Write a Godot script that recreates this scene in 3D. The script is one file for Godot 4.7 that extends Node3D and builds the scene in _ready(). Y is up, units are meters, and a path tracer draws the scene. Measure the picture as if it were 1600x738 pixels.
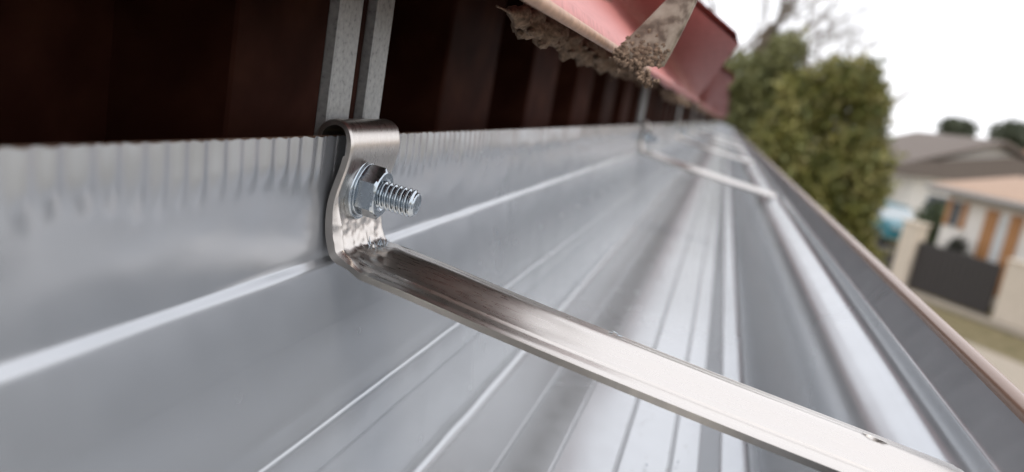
extends Node3D
# A metal gutter seen from just inside it, 3.6 m above the ground. -Z runs along the gutter, +X towards the street.
const H := 3.6                      # height of the lens above the ground
const SPACING := 0.60               # from one bracket to the next
var used := {}
var M := {}
var rng := RandomNumberGenerator.new()

# ---------------------------------------------------------------- naming
func numbered(called: String) -> String:
	var n: int = used.get(called, 0)
	used[called] = n + 1
	return called if n == 0 else "%s_%03d" % [called, n]

func tag(o: Node, label := "", category := "", group := "", kind := ""):
	if label: o.set_meta("label", label)
	if category: o.set_meta("category", category)
	if group: o.set_meta("group", group)
	if kind: o.set_meta("kind", kind)
	return o

func thing(called: String, label: String, category: String, at := Vector3.ZERO, turn := 0.0, group := "") -> Node3D:
	var o := Node3D.new()
	o.name = numbered(called)
	add_child(o)
	o.position = at
	o.rotation.y = turn
	tag(o, label, category, group)
	return o

func part(called: String, mesh: Mesh, mat: Material, parent: Node = null, at := Transform3D()) -> MeshInstance3D:
	var o := MeshInstance3D.new()
	o.mesh = mesh
	o.material_override = mat
	o.transform = at
	if parent == null:
		o.name = numbered(called)
		add_child(o)
	else:
		var n := 0
		for c in parent.get_children():
			if str(c.name) == called or str(c.name).begins_with(called + "_0"): n += 1
		o.name = called if n == 0 else "%s_%03d" % [called, n]
		parent.add_child(o, true)
	return o

func struct(called: String, mesh: Mesh, mat: Material, label: String, at := Transform3D()) -> MeshInstance3D:
	var o := part(called, mesh, mat, null, at)
	tag(o, label, "", "", "structure")
	return o

# ---------------------------------------------------------------- mesh helpers
func grid(rows: Array, closed := false) -> ArrayMesh:
	# rows of equally many points -> a smooth sheet; doubled points make sharp edges
	var nr := rows.size()
	var nc: int = rows[0].size()
	var v := PackedVector3Array()
	var n := PackedVector3Array()
	var uv := PackedVector2Array()
	var ix := PackedInt32Array()
	for r in nr: v.append_array(rows[r])
	n.resize(nr * nc)
	uv.resize(nr * nc)
	for r in nr - 1:
		for c in (nc if closed else nc - 1):
			var d := (c + 1) % nc
			var a := r * nc + c
			var b := r * nc + d
			var e := (r + 1) * nc + d
			var g := (r + 1) * nc + c
			var fn := (v[e] - v[a]).cross(v[g] - v[b])
			n[a] += fn; n[b] += fn; n[e] += fn; n[g] += fn
			ix.append_array([a, e, b, a, g, e])
	var along := 0.0
	for r in nr:
		if r > 0: along += v[r * nc].distance_to(v[(r - 1) * nc])
		var across := 0.0
		for c in nc:
			if c > 0: across += v[r * nc + c].distance_to(v[r * nc + c - 1])
			uv[r * nc + c] = Vector2(along, across)
			var q := n[r * nc + c]
			n[r * nc + c] = q.normalized() if q.length() > 1e-20 else Vector3.UP
	var arr := []
	arr.resize(Mesh.ARRAY_MAX)
	arr[Mesh.ARRAY_VERTEX] = v
	arr[Mesh.ARRAY_NORMAL] = n
	arr[Mesh.ARRAY_TEX_UV] = uv
	arr[Mesh.ARRAY_INDEX] = ix
	var m := ArrayMesh.new()
	m.add_surface_from_arrays(Mesh.PRIMITIVE_TRIANGLES, arr)
	return m

func join(meshes: Array, at: Array = []) -> ArrayMesh:
	var st := SurfaceTool.new()
	st.begin(Mesh.PRIMITIVE_TRIANGLES)
	for i in meshes.size():
		st.append_from(meshes[i], 0, at[i] if i < at.size() else Transform3D())
	return st.commit()

func ring_basis(dir: Vector3) -> Array:
	var d := dir.normalized()
	var s := d.cross(Vector3.UP if absf(d.y) < 0.9 else Vector3.RIGHT).normalized()
	return [s, s.cross(d).normalized()]

func tube(path: Array, radii: Array, sides := 8) -> ArrayMesh:
	var rows := []
	var last := path.size() - 1
	for i in path.size():
		var dir: Vector3 = path[mini(i + 1, last)] - path[maxi(i - 1, 0)]
		var b := ring_basis(dir)
		var row := PackedVector3Array()
		var r: float = radii[mini(i, radii.size() - 1)]
		for k in sides:
			var t := TAU * k / sides
			row.append(path[i] + (b[0] * cos(t) + b[1] * sin(t)) * r)
		if i == 0: rows.append(flat_row(path[i], sides))
		rows.append(row)
		if i == last: rows.append(flat_row(path[i], sides))
	return grid(rows, true)

func flat_row(p: Vector3, n: int) -> PackedVector3Array:
	var row := PackedVector3Array()
	for k in n: row.append(p)
	return row

func lathe(profile: Array, sides := 48) -> ArrayMesh:
	# profile of (along, radius), turned about the X axis
	var rows := []
	for p in profile:
		var row := PackedVector3Array()
		for k in sides:
			var t := TAU * k / sides
			row.append(Vector3(p.x, cos(t) * p.y, sin(t) * p.y))
		rows.append(row)
	return grid(rows, true)

func tri(st: SurfaceTool, a: Vector3, b: Vector3, c: Vector3):
	st.add_vertex(a); st.add_vertex(b); st.add_vertex(c)

func quad(st: SurfaceTool, a: Vector3, b: Vector3, c: Vector3, d: Vector3):
	tri(st, a, b, c); tri(st, a, c, d)

func block(size: Vector3, c := 0.0, base := true) -> ArrayMesh:
	# a box with chamfered edges; its foot at y = 0 when base is true
	var h := size / 2
	c = minf(c, minf(h.x, minf(h.y, h.z)) * 0.8)
	var o := Vector3(0, h.y if base else 0.0, 0)
	var st := SurfaceTool.new()
	st.begin(Mesh.PRIMITIVE_TRIANGLES)
	st.set_smooth_group(-1)
	var q := func(sx, sy, sz, ax):   # the corner point that lies on the face across axis ax
		var p := Vector3(sx * (h.x - c), sy * (h.y - c), sz * (h.z - c))
		p[ax] = [sx * h.x, sy * h.y, sz * h.z][ax]
		return p + o
	for s in [-1, 1]:
		quad(st, q.call(s, -1, -1, 0), q.call(s, 1, -1, 0), q.call(s, 1, 1, 0), q.call(s, -1, 1, 0))
		quad(st, q.call(-1, s, -1, 1), q.call(1, s, -1, 1), q.call(1, s, 1, 1), q.call(-1, s, 1, 1))
		quad(st, q.call(-1, -1, s, 2), q.call(1, -1, s, 2), q.call(1, 1, s, 2), q.call(-1, 1, s, 2))
		if c > 0:
			for r in [-1, 1]:
				quad(st, q.call(s, r, -1, 0), q.call(s, r, 1, 0), q.call(s, r, 1, 1), q.call(s, r, -1, 1))
				quad(st, q.call(s, -1, r, 0), q.call(s, 1, r, 0), q.call(s, 1, r, 2), q.call(s, -1, r, 2))
				quad(st, q.call(-1, s, r, 1), q.call(1, s, r, 1), q.call(1, s, r, 2), q.call(-1, s, r, 2))
				for u in [-1, 1]:
					tri(st, q.call(s, r, u, 0), q.call(s, r, u, 1), q.call(s, r, u, 2))
	st.generate_normals()
	return st.commit()

func prism(poly: PackedVector2Array, z0: float, z1: float) -> ArrayMesh:
	var st := SurfaceTool.new()
	st.begin(Mesh.PRIMITIVE_TRIANGLES)
	st.set_smooth_group(-1)
	var n := poly.size()
	for i in n:
		var a := poly[i]
		var b := poly[(i + 1) % n]
		quad(st, Vector3(a.x, a.y, z0), Vector3(b.x, b.y, z0), Vector3(b.x, b.y, z1), Vector3(a.x, a.y, z1))
	var t := Geometry2D.triangulate_polygon(poly)
	for i in range(0, t.size(), 3):
		for z in [z0, z1]:
			tri(st, Vector3(poly[t[i]].x, poly[t[i]].y, z), Vector3(poly[t[i + 1]].x, poly[t[i + 1]].y, z), Vector3(poly[t[i + 2]].x, poly[t[i + 2]].y, z))
	st.generate_normals()
	return st.commit()

func lump(size: Vector3, rough: float, seed_: int, rings := 10, sides := 14, freq := 2.2) -> ArrayMesh:
	var f := FastNoiseLite.new()
	f.seed = seed_
	f.frequency = freq
	f.fractal_octaves = 3
	var rows := []
	for i in rings + 1:
		var row := PackedVector3Array()
		var p := PI * i / rings
		for k in sides:
			var t := TAU * k / sides
			var d := Vector3(sin(p) * cos(t), cos(p), sin(p) * sin(t))
			row.append(d * size * (1.0 + rough * f.get_noise_3dv(d)))
		rows.append(row)
	return grid(rows, true)

func spline(pts: Array, step: float) -> PackedVector3Array:
	var c := Curve3D.new()
	c.bake_interval = step
	for i in pts.size():
		var a: Vector3 = pts[maxi(i - 1, 0)]
		var b: Vector3 = pts[mini(i + 1, pts.size() - 1)]
		var t := (b - a) * 0.5
		var before: float = (pts[i] - a).length()
		var after: float = (b - pts[i]).length()
		t = t.normalized()
		c.add_point(pts[i], -t * before / 3.0, t * after / 3.0)
	return c.get_baked_points()

func mat(c: Color, rough := 0.6, metal := 0.0, spec := 0.5) -> StandardMaterial3D:
	var m := StandardMaterial3D.new()
	m.albedo_color = c.linear_to_srgb()
	m.roughness = rough
	m.metallic = metal
	m.metallic_specular = spec
	return m

func noise_tex(freq: float, ramp: Array, seed_ := 1, size := 256, octaves := 4, normal := false, bump := 4.0) -> NoiseTexture2D:
	var f := FastNoiseLite.new()
	f.seed = seed_
	f.frequency = freq
	f.fractal_octaves = octaves
	var t := NoiseTexture2D.new()
	t.width = size
	t.height = size
	t.seamless = true
	t.noise = f
	if normal:
		t.as_normal_map = true
		t.bump_strength = bump
	else:
		var g := Gradient.new()
		g.offsets = PackedFloat32Array([0.0, 1.0])
		g.colors = PackedColorArray([ramp[0], ramp[-1]])
		for i in range(1, ramp.size() - 1): g.add_point(float(i) / (ramp.size() - 1), ramp[i])
		t.color_ramp = g
	return t

func grey(a: float) -> Color: return Color(a, a, a)

func tri_map(m: StandardMaterial3D, scale: float):
	m.uv1_triplanar = true
	m.uv1_world_triplanar = true
	m.uv1_scale = Vector3.ONE * scale
	return m

func grained(c: Color, rough: float, scale: float, seed_: int, lo := 0.75, hi := 1.15, freq := 0.03) -> StandardMaterial3D:
	var m := mat(Color.WHITE, rough)
	m.albedo_texture = noise_tex(freq, [Color(c.r * lo, c.g * lo, c.b * lo).linear_to_srgb(), c.linear_to_srgb(), Color(c.r * hi, c.g * hi, c.b * hi).linear_to_srgb()], seed_)
	return tri_map(m, scale)

func brushed_image(seed_: int, lo: float, hi: float, long: int) -> ImageTexture:
	# fine streaks that run along u, with a few broader smears
	var w := 512
	var h := 256
	var im := Image.create_empty(w, h, false, Image.FORMAT_L8)
	var r := RandomNumberGenerator.new()
	r.seed = seed_
	var f := FastNoiseLite.new()
	f.seed = seed_
	f.frequency = 0.02
	for y in h:
		var v := r.randf()
		var left := r.randi_range(4, long)
		for x in w:
			left -= 1
			if left <= 0:
				v = r.randf()
				left = r.randi_range(4, long)
			var q := 0.6 * v + 0.4 * (0.5 + 0.5 * f.get_noise_2d(x * 0.6, y * 2.0))
			im.set_pixel(x, y, grey(lerpf(lo, hi, q)))
	return ImageTexture.create_from_image(im)

func materials():
	M.gutter = mat(Color(0.498, 0.514, 0.532), 0.3, 0.62)
	M.gutter.roughness_texture = noise_tex(0.012, [grey(0.20), grey(0.24), grey(0.28)], 3, 256, 2)
	M.gutter.roughness = 1.0
	tri_map(M.gutter, 22.0)
	M.copper = mat(Color(0.215, 0.132, 0.092), 0.26, 0.15)
	M.steel = mat(Color(0.62, 0.58, 0.54), 1.0, 1.0)
	M.steel.roughness_texture = brushed_image(5, 0.24, 0.36, 60)
	M.steel.uv1_scale = Vector3(24, 36, 1)
	M.steel.normal_enabled = true
	var bump := Image.create_empty(512, 256, false, Image.FORMAT_L8)
	bump.copy_from(brushed_image(8, 0.42, 0.58, 90).get_image())
	bump.convert(Image.FORMAT_RGBA8)
	bump.bump_map_to_normal_map(1.0)
	M.steel.normal_texture = ImageTexture.create_from_image(bump)
	M.steel.normal_scale = 0.07
	M.steel_edge = mat(Color(0.40, 0.37, 0.34), 0.38, 1.0)  # sheared steel, darkened to carry a dark reflection in its colour
	M.zinc_bolt = mat(Color(0.47, 0.52, 0.56), 0.2, 1.0)
	M.zinc_bolt.roughness_texture = noise_tex(0.03, [grey(0.12), grey(0.2), grey(0.34)], 12)
	M.zinc_bolt.roughness = 1.0
	tri_map(M.zinc_bolt, 90.0)
	M.galv = mat(Color.WHITE, 0.5, 0.35)
	M.galv.albedo_texture = noise_tex(0.035, [Color(0.16, 0.165, 0.16).linear_to_srgb(), Color(0.33, 0.34, 0.335).linear_to_srgb(), Color(0.38, 0.39, 0.385).linear_to_srgb(), Color(0.46, 0.46, 0.44).linear_to_srgb()], 21, 512, 5)
	tri_map(M.galv, 30.0)
	M.clad = mat(Color.WHITE, 0.55, 0.0, 0.12)
	M.clad.albedo_texture = noise_tex(0.02, [Color(0.036, 0.012, 0.008).linear_to_srgb(), Color(0.055, 0.019, 0.0125).linear_to_srgb(), Color(0.085, 0.033, 0.021).linear_to_srgb()], 31, 256, 5)
	tri_map(M.clad, 6.0)
	M.deck = grained(Color(0.14, 0.105, 0.085), 0.8, 3.0, 33)
	M.tile = grained(Color(0.47, 0.185, 0.17), 0.55, 22.0, 35, 0.68, 1.2, 0.045)
	M.tile_lip_highlight = grained(Color(0.42, 0.26, 0.18), 0.55, 40.0, 36, 0.6, 1.2)  # tile edge with its golden highlight put into the colour
	M.dirt = grained(Color(0.19, 0.13, 0.09), 0.95, 60.0, 38, 0.3, 2.0, 0.05)
	M.hook = mat(Color.WHITE, 0.45, 0.2)
	M.hook.albedo_texture = noise_tex(0.018, [Color(0.05, 0.03, 0.02).linear_to_srgb(), Color(0.10, 0.07, 0.05).linear_to_srgb(), Color(0.27, 0.22, 0.17).linear_to_srgb(), Color(0.34, 0.29, 0.23).linear_to_srgb(), Color(0.38, 0.33, 0.27).linear_to_srgb()], 44, 256, 5)
	tri_map(M.hook, 40.0)
	M.cream = grained(Color(0.62, 0.54, 0.44), 0.9, 0.6, 51, 0.9, 1.06)
	M.white_wall = grained(Color(0.81, 0.765, 0.70), 0.9, 0.5, 52, 0.92, 1.05)
	M.gate = grained(Color(0.035, 0.03, 0.028), 0.5, 1.0, 53)
	M.roof_tan = grained(Color(0.37, 0.255, 0.185), 0.85, 1.2, 54, 0.7, 1.2)
	M.roof_grey = grained(Color(0.145, 0.118, 0.10), 0.85, 0.8, 55, 0.75, 1.2)
	M.roof_orange = grained(Color(0.50, 0.22, 0.11), 0.85, 0.8, 56, 0.8, 1.15)
	M.shutter = grained(Color(0.42, 0.20, 0.075), 0.6, 3.0, 57, 0.8, 1.15)
	M.pvc = mat(Color(0.30, 0.29, 0.28), 0.4)
	M.frame_white = mat(Color(0.72, 0.72, 0.70), 0.5)
	M.glass = mat(Color(0.10, 0.11, 0.12), 0.08)
	M.curtain = mat(Color(0.62, 0.62, 0.60), 0.9)
	M.grass = mat(Color.WHITE, 0.95)
	M.grass.albedo_texture = noise_tex(0.02, [Color(0.08, 0.07, 0.025).linear_to_srgb(), Color(0.135, 0.11, 0.05).linear_to_srgb(), Color(0.22, 0.17, 0.10).linear_to_srgb()], 61, 512, 5)
	tri_map(M.grass, 0.25)
	M.path = grained(Color(0.33, 0.285, 0.23), 0.95, 0.6, 62, 0.85, 1.1)
	M.asphalt = grained(Color(0.07, 0.068, 0.066), 0.9, 0.5, 63)
	M.bark = grained(Color(0.14, 0.11, 0.08), 0.95, 2.0, 64)
	M.leaf = mat(Color.WHITE, 0.55)
	M.leaf.vertex_color_use_as_albedo = true
	M.car = mat(Color(0.025, 0.17, 0.22), 0.3)
	M.tyre = mat(Color(0.02, 0.02, 0.02), 0.8)
	M.lamp_glass = mat(Color(0.36, 0.40, 0.42), 0.2)

# ---------------------------------------------------------------- near: gutter and brackets
const FLANGE_TOP := Vector2(-0.0750, -0.0164)

func gutter_profile() -> Array:
	# inner surface, from the top of the back wall down, along the bottom and up to the front lip
	var p := []
	var add := func(a: Vector2, b: Vector2, n: int):
		for i in n: p.append(a.lerp(b, float(i) / n))
	var crease := Vector2(-0.0734, -0.0408)
	add.call(FLANGE_TOP, crease, 40)
	# rounded shelf under the bracket foot
	p.append_array([Vector2(-0.07338, -0.0412), Vector2(-0.07322, -0.0416), Vector2(-0.0728, -0.0422), Vector2(-0.0725, -0.04265), Vector2(-0.0724, -0.0429), Vector2(-0.0723, -0.0433), Vector2(-0.0722, -0.0440)])
	# back wall with its pressed beads
	p.append_array([Vector2(-0.0704, -0.0556), Vector2(-0.07055, -0.0559), Vector2(-0.0703, -0.0562)])
	p.append_array([Vector2(-0.0690, -0.0700), Vector2(-0.0689, -0.0730), Vector2(-0.0688, -0.0760), Vector2(-0.0686, -0.0772), Vector2(-0.06825, -0.0777), Vector2(-0.0679, -0.0781), Vector2(-0.06775, -0.0787)])
	p.append_array([Vector2(-0.0672, -0.0870), Vector2(-0.0676, -0.0876), Vector2(-0.0671, -0.0882)])
	# rounded back corner of the bottom
	p.append_array([Vector2(-0.0655, -0.1110), Vector2(-0.0650, -0.1126), Vector2(-0.0640, -0.1140), Vector2(-0.0625, -0.1148), Vector2(-0.0605, -0.1151)])
	# the bottom: level at first, then with a fall towards the street; fine pressed grooves
	for g in [Vector2(-0.0447, -0.1152), Vector2(-0.0288, -0.1153), Vector2(-0.0103, -0.1176), Vector2(0.0069, -0.1197)]:
		var t := Vector2(1, 0) if g.x < -0.03 else Vector2(1, -0.122).normalized()
		var n := Vector2(-t.y, t.x)
		var deep := 0.0001 if absf(g.x + 0.0288) < 0.0005 else 0.0007
		p.append_array([g - t * 0.0009, g - t * 0.0005 - n * 0.0001, g - t * 0.0003 - n * deep, g + t * 0.0003 - n * deep, g + t * 0.0006 + n * 0.0002, g + t * 0.0012])
	# pressed channel near the front, a step up, and the moulded front
	p.append_array([Vector2(0.0162, -0.1208), Vector2(0.0170, -0.1206), Vector2(0.0231, -0.1165), Vector2(0.0238, -0.1161), Vector2(0.0248, -0.1160), Vector2(0.0300, -0.1158), Vector2(0.0330, -0.1150), Vector2(0.0346, -0.1136), Vector2(0.0355, -0.1116)])
	var og := spline([Vector3(0.0355, -0.1116, 0), Vector3(0.0372, -0.0990, 0), Vector3(0.0392, -0.0860, 0), Vector3(0.0412, -0.0772, 0), Vector3(0.0440, -0.0709, 0), Vector3(0.0475, -0.0663, 0), Vector3(0.0515, -0.0632, 0), Vector3(0.0553, -0.0608, 0), Vector3(0.0578, -0.0591, 0), Vector3(0.0595, -0.0569, 0), Vector3(0.0606, -0.0536, 0)], 0.0006)
	for i in range(1, og.size()): p.append(Vector2(og[i].x, og[i].y))
	p.append_array([Vector2(0.0607, -0.0535), Vector2(0.0609, -0.0533), Vector2(0.0612, -0.0530), Vector2(0.0615, -0.0525), Vector2(0.0632, -0.0498), Vector2(0.0649, -0.0467), Vector2(0.0655, -0.0456)])
	return p

func z_samples() -> PackedFloat32Array:
	var z := PackedFloat32Array()
	var a := 0.8
	while a > 0.02:
		z.append(a); a -= 0.05
	a = 0.02
	while a > -0.06:
		z.append(a); a -= 0.004
	while a > -0.42:
		z.append(a); a -= 0.0007
	while a > -1.0:
		z.append(a); a -= 0.0016
	while a > -8.0:
		z.append(a); a -= 0.05
	return z

func build_gutter():
	var g := thing("gutter", "long silver grey metal gutter with copper brown front lip and crimped back wall", "gutter", Vector3(0, H, 0))
	var prof := gutter_profile()
	var zs := z_samples()
	var warp := FastNoiseLite.new()
	warp.seed = 71
	warp.frequency = 28.0
	warp.fractal_octaves = 2
	var lens := FastNoiseLite.new()
	lens.seed = 72
	lens.frequency = 90.0
	# the crimps along the top of the back wall: uneven widths and lengths
	rng.seed = 404
	var crimps := []
	var cz := 0.8
	while cz > -1.3:
		crimps.append([cz, rng.randf_range(0.0013, 0.0017), rng.randf_range(0.55, 1.0), rng.randf_range(0.0095, 0.0125)])
		cz -= rng.randf_range(0.0040, 0.0050)
	var rows := []
	var ci := 0
	for z in zs:
		while ci < crimps.size() - 2 and crimps[ci + 1][0] > z: ci += 1
		var row := PackedVector3Array()
		for k in prof.size():
			var p: Vector2 = prof[k]
			var x := p.x
			var yy := p.y
			if k < 41:
				var down: float = FLANGE_TOP.y - p.y
				var d := 0.0
				for j in [ci, ci + 1]:
					if j < 0 or j >= crimps.size(): continue
					var c: Array = crimps[j]
					var q: float = (z - c[0]) / c[1]
					d += c[2] * 0.00075 * exp(-q * q) * (1.0 - smoothstep(c[3] * 0.45, c[3], down))
				x += d
				if z > -3.0:
					var k2 := sin(PI * clampf(down / 0.0245, 0.0, 1.0))
					x += k2 * (0.00021 * warp.get_noise_2d(z, down * 1.6) + 0.00003 * lens.get_noise_2d(z * 0.7, down))
					# the bolted bracket pulls the sheet in
					var dz := absf(z + 0.152)
					x -= k2 * 0.0006 * exp(-pow(dz / 0.022, 2.0))
					yy += 0.00014 * sin(z * 2100.0 + 2.0 * sin(z * 310.0)) * (1.0 - smoothstep(0.0, 0.002, down))
			elif z > -3.0:
				var wall: float = 1.0 - smoothstep(-0.066, -0.060, p.x)
				x += wall * 0.00022 * warp.get_noise_2d(z * 0.8 + 5.0, p.y * 1.2)
				if p.x > -0.06 and p.x < 0.03: yy += 0.00012 * warp.get_noise_2d(z * 0.5 + 9.0, p.x * 1.3)
			row.append(Vector3(x, yy, z))
		rows.append(row)
	part("channel", grid(rows), M.gutter, g)
	# the painted outside, 0.8 mm behind the inside
	var outer := PackedVector2Array()
	for k in range(0, prof.size()):
		var a: Vector2 = prof[maxi(k - 1, 0)]
		var b: Vector2 = prof[mini(k + 1, prof.size() - 1)]
		var t := (b - a).normalized()
		outer.append(prof[k] + Vector2(t.y, -t.x) * 0.0013)
	var orows := []
	for z in [0.8, 0.0, -1.0, -4.0, -8.0]:
		var row := PackedVector3Array()
		for p in outer: row.append(Vector3(p.x, p.y, z))
		orows.append(row)
	part("outer_skin", grid(orows), M.copper, g)
	# rolled front lip
	var lip := [Vector2(0.0655, -0.0456)]
	for i in 17:
		var t := lerpf(PI * 0.98, -PI * 0.75, i / 16.0)
		lip.append(Vector2(0.0680, -0.0452) + Vector2(cos(t) * 0.0025, sin(t) * 0.0024))
	lip.append_array([Vector2(0.0672, -0.0500), Vector2(0.0712, -0.0515), Vector2(0.0712, -0.0530), Vector2(0.0672, -0.0535), Vector2(0.0640, -0.0560)])
	var lrows := []
	for z in [0.8, 0.0, -0.5, -1.0, -4.0, -8.0]:
		var row := PackedVector3Array()
		for p in lip: row.append(Vector3(p.x, p.y, z))
		lrows.append(row)
	part("lip", grid(lrows), M.copper, g)
	# end plate
	var ep := PackedVector2Array()
	for p in prof: ep.append(p)
	part("end_plate", prism(ep, -8.0, -8.002), M.gutter, g)

func strip_section(m: float, foot: float) -> Array:
	# (z from the far edge = 0 to the near edge = 0.024, height over the path); m = how far the flat strap has become the ribbed bar
	var s := []
	var n := 56
	for i in n + 1:
		var w := 0.024 * i / n
		var flat := -0.0003 * (pow(clampf(1.0 - w / 0.0006, 0, 1), 2) + pow(clampf(1.0 - (0.024 - w) / 0.0006, 0, 1), 2))
		var bar := 0.0
		bar = 0.0008 * smoothstep(0.0, 0.0045, w)
		bar += 0.0008 * smoothstep(0.0045, 0.0085, w) * (1.0 - smoothstep(0.009, 0.0185, w)) - 0.0016 * smoothstep(0.0085, 0.0185, w)
		bar -= 0.0005 * smoothstep(0.0183, 0.0188, w) - 0.0003 * smoothstep(0.0188, 0.0198, w)
		bar -= 0.0004 * smoothstep(0.0225, 0.024, w)
		var rib := foot * 0.0016 * exp(-pow((w - 0.0228) / 0.0010, 2))
		s.append(Vector2(w, lerpf(flat, bar, m) + rib))
	return s

func build_bracket(at_z: float) -> Node3D:
	var o := thing("gutter_bracket", "brushed steel gutter bracket nearest the camera, with sharp bolt and nut", "bracket", Vector3(0, H, at_z), 0, "brackets across the gutter")
	var path := spline([Vector3(-0.0778, -0.0195, 0), Vector3(-0.0780, -0.0170, 0), Vector3(-0.0774, -0.0148, 0), Vector3(-0.0758, -0.0133, 0), Vector3(-0.0736, -0.0127, 0), Vector3(-0.0713, -0.0136, 0), Vector3(-0.0701, -0.0156, 0), Vector3(-0.0697, -0.0182, 0), Vector3(-0.0702, -0.0220, 0), Vector3(-0.0712, -0.0260, 0), Vector3(-0.0719, -0.0295, 0), Vector3(-0.0720, -0.0325, 0), Vector3(-0.0716, -0.0358, 0), Vector3(-0.0708, -0.0386, 0), Vector3(-0.0702, -0.0398, 0), Vector3(-0.0691, -0.0405, 0), Vector3(-0.0660, -0.0410, 0), Vector3(-0.0600, -0.0419, 0), Vector3(-0.0539, -0.0428, 0), Vector3(-0.0378, -0.0455, 0), Vector3(-0.0148, -0.0490, 0), Vector3(0.0138, -0.0530, 0), Vector3(0.0338, -0.0556, 0), Vector3(0.0480, -0.0575, 0), Vector3(0.0605, -0.0592, 0)], 0.00045)
	var rows := []
	var along := 0.0
	var edge := FastNoiseLite.new()
	edge.seed = 9
	edge.frequency = 160.0
	var crumple := FastNoiseLite.new()
	crumple.seed = 19
	crumple.frequency = 260.0
	crumple.fractal_octaves = 2
	for i in path.size():
		var a := path[maxi(i - 1, 0)]
		var b := path[mini(i + 1, path.size() - 1)]
		var t := (b - a).normalized()
		var n := Vector3(-t.y, t.x, 0)          # out of the front of the strap, up from the bar
		var x := path[i].x
		var past := path[i].y < -0.034 or x > -0.066
		var m := smoothstep(-0.0702, -0.0640, x) if past else 0.0
		var foot := 0.0
		if path[i].y < -0.027: foot = smoothstep(-0.027, -0.035, path[i].y) * (1.0 - smoothstep(-0.0705, -0.0630, x))
		var row := PackedVector3Array()
		var sec := strip_section(m, foot)
		var wob := 0.00006 * edge.get_noise_1d(along)
		var thick := 0.0016 if path[i].y < -0.02 else 0.0012
		for q in sec:
			var hgt: float = q.y
			var w: float = q.x
			# drilled hole near the front end of the bar, and the ragged one at the foot
			if past and x < -0.060: hgt += 0.00028 * crumple.get_noise_3d(path[i].x, path[i].y, w) * smoothstep(-0.060, -0.066, x)
			for hole in [[0.0405, 0.0072, 0.0021, 0.0045], [-0.0680, 0.0090, 0.0014, 0.0013]]:
				if not past: continue
				var r := Vector2(x - hole[0], w - hole[1]).length()
				hgt -= hole[3] * (1.0 - smoothstep(hole[2] * 0.86, hole[2] * 1.06, r))
				hgt += 0.00007 * exp(-pow((r - hole[2] * 1.2) / 0.0003, 2))
			row.append(path[i] + n * hgt + Vector3(0, 0, -0.012 + w + (wob if w > 0.0238 else 0.0)))
		# near edge, underside, far edge
		var top_near: float = sec[-1].y
		var low := lerpf(-thick, top_near - 0.0017, m)
		row.append(path[i] + n * top_near + Vector3(0, 0, 0.01201 + wob))
		row.append(path[i] + n * low + Vector3(0, 0, lerpf(0.01201, 0.0112, m) + wob))
		row.append(path[i] + n * (low - 0.00001) + Vector3(0, 0, lerpf(0.0119, 0.0111, m)))
		row.append(path[i] + n * (low + 0.0001) + Vector3(0, 0, 0.0100))
		row.append(path[i] + n * -thick * 1.9 * (1.0 if m > 0.5 else 0.53) + Vector3(0, 0, 0.0))
		row.append(path[i] + n * -thick + Vector3(0, 0, -0.01195))
		row.append(path[i] + n * -thick + Vector3(0, 0, -0.01201))
		row.append(path[i] + n * sec[0].y + Vector3(0, 0, -0.01201))
		if i == 0: rows.append(flat_row(path[i] - n * 0.0008, row.size()))
		rows.append(row)
		if i == path.size() - 1: rows.append(flat_row(path[i] - n * 0.0008, row.size()))
		along += a.distance_to(path[i])
	# the rolled face, and the duller sheared edge with the back, a dark reflection painted in
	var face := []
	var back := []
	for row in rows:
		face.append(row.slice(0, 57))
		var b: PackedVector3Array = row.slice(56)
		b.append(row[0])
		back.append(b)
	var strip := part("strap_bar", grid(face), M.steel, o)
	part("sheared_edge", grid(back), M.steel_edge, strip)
	# swarf round the drilled hole at the foot
	rng.seed = 88
	var curls := []
	for k in 22:
		var an := rng.randf() * TAU
		var c := Vector3(-0.0680 + cos(an) * 0.0017, -0.0402 - 0.0002 * cos(an), -0.0030 + sin(an) * 0.0019)
		var pts := []
		var d := Vector3(cos(an) * 0.4, 1.0, sin(an) * 0.4).normalized()
		var side := Vector3(rng.randf_range(-1, 1), rng.randf_range(-0.3, 0.3), rng.randf_range(-1, 1)) * 0.5
		var length := rng.randf_range(0.0008, 0.0026)
		for j in 6:
			var f := j / 5.0
			pts.append(c + d * length * f + side * length * f * f + Vector3(0, -0.0004, 0))
		curls.append(tube(pts, [0.00022, 0.00019, 0.00015, 0.00012, 0.00009, 0.00004], 5))
	part("drill_burr", join(curls), M.zinc_bolt, strip)
	var nicks := []
	for k in 3:
		var c := Vector3(-0.0142 + 0.0012 * k, -0.0485, -0.0094 + 0.0004 * k)
		var pts := []
		for j in 8: pts.append(c + Vector3(0.0006 * sin(j * 0.5 + k), 0.00015 * j * (0.4 if k != 1 else 1.0), 0.00018 * j))
		nicks.append(tube(pts, [0.00005, 0.00012, 0.00013, 0.00013, 0.00012, 0.0001, 0.00008, 0.00004], 5))
	part("raised_nick", join(nicks), M.zinc_bolt, strip)
	# bolt: washer, nut and threaded end, on an axis square to the strap
	var ax := Transform3D(Basis(Vector3(0, 0, 1), -0.075) * Basis(Vector3(0, 1, 0), 0.03), Vector3(-0.0712, -0.0273, 0.0016))
	part("washer", lathe([Vector2(-0.0008, 0.0), Vector2(-0.0008, 0.0067), Vector2(-0.0007, 0.0067), Vector2(-0.00055, 0.0068), Vector2(0.0002, 0.00685), Vector2(0.0005, 0.00672), Vector2(0.00062, 0.0065), Vector2(0.00065, 0.0061), Vector2(0.0003, 0.0055), Vector2(0.0003, 0.0028)], 72), M.zinc_bolt, o, ax)
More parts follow.
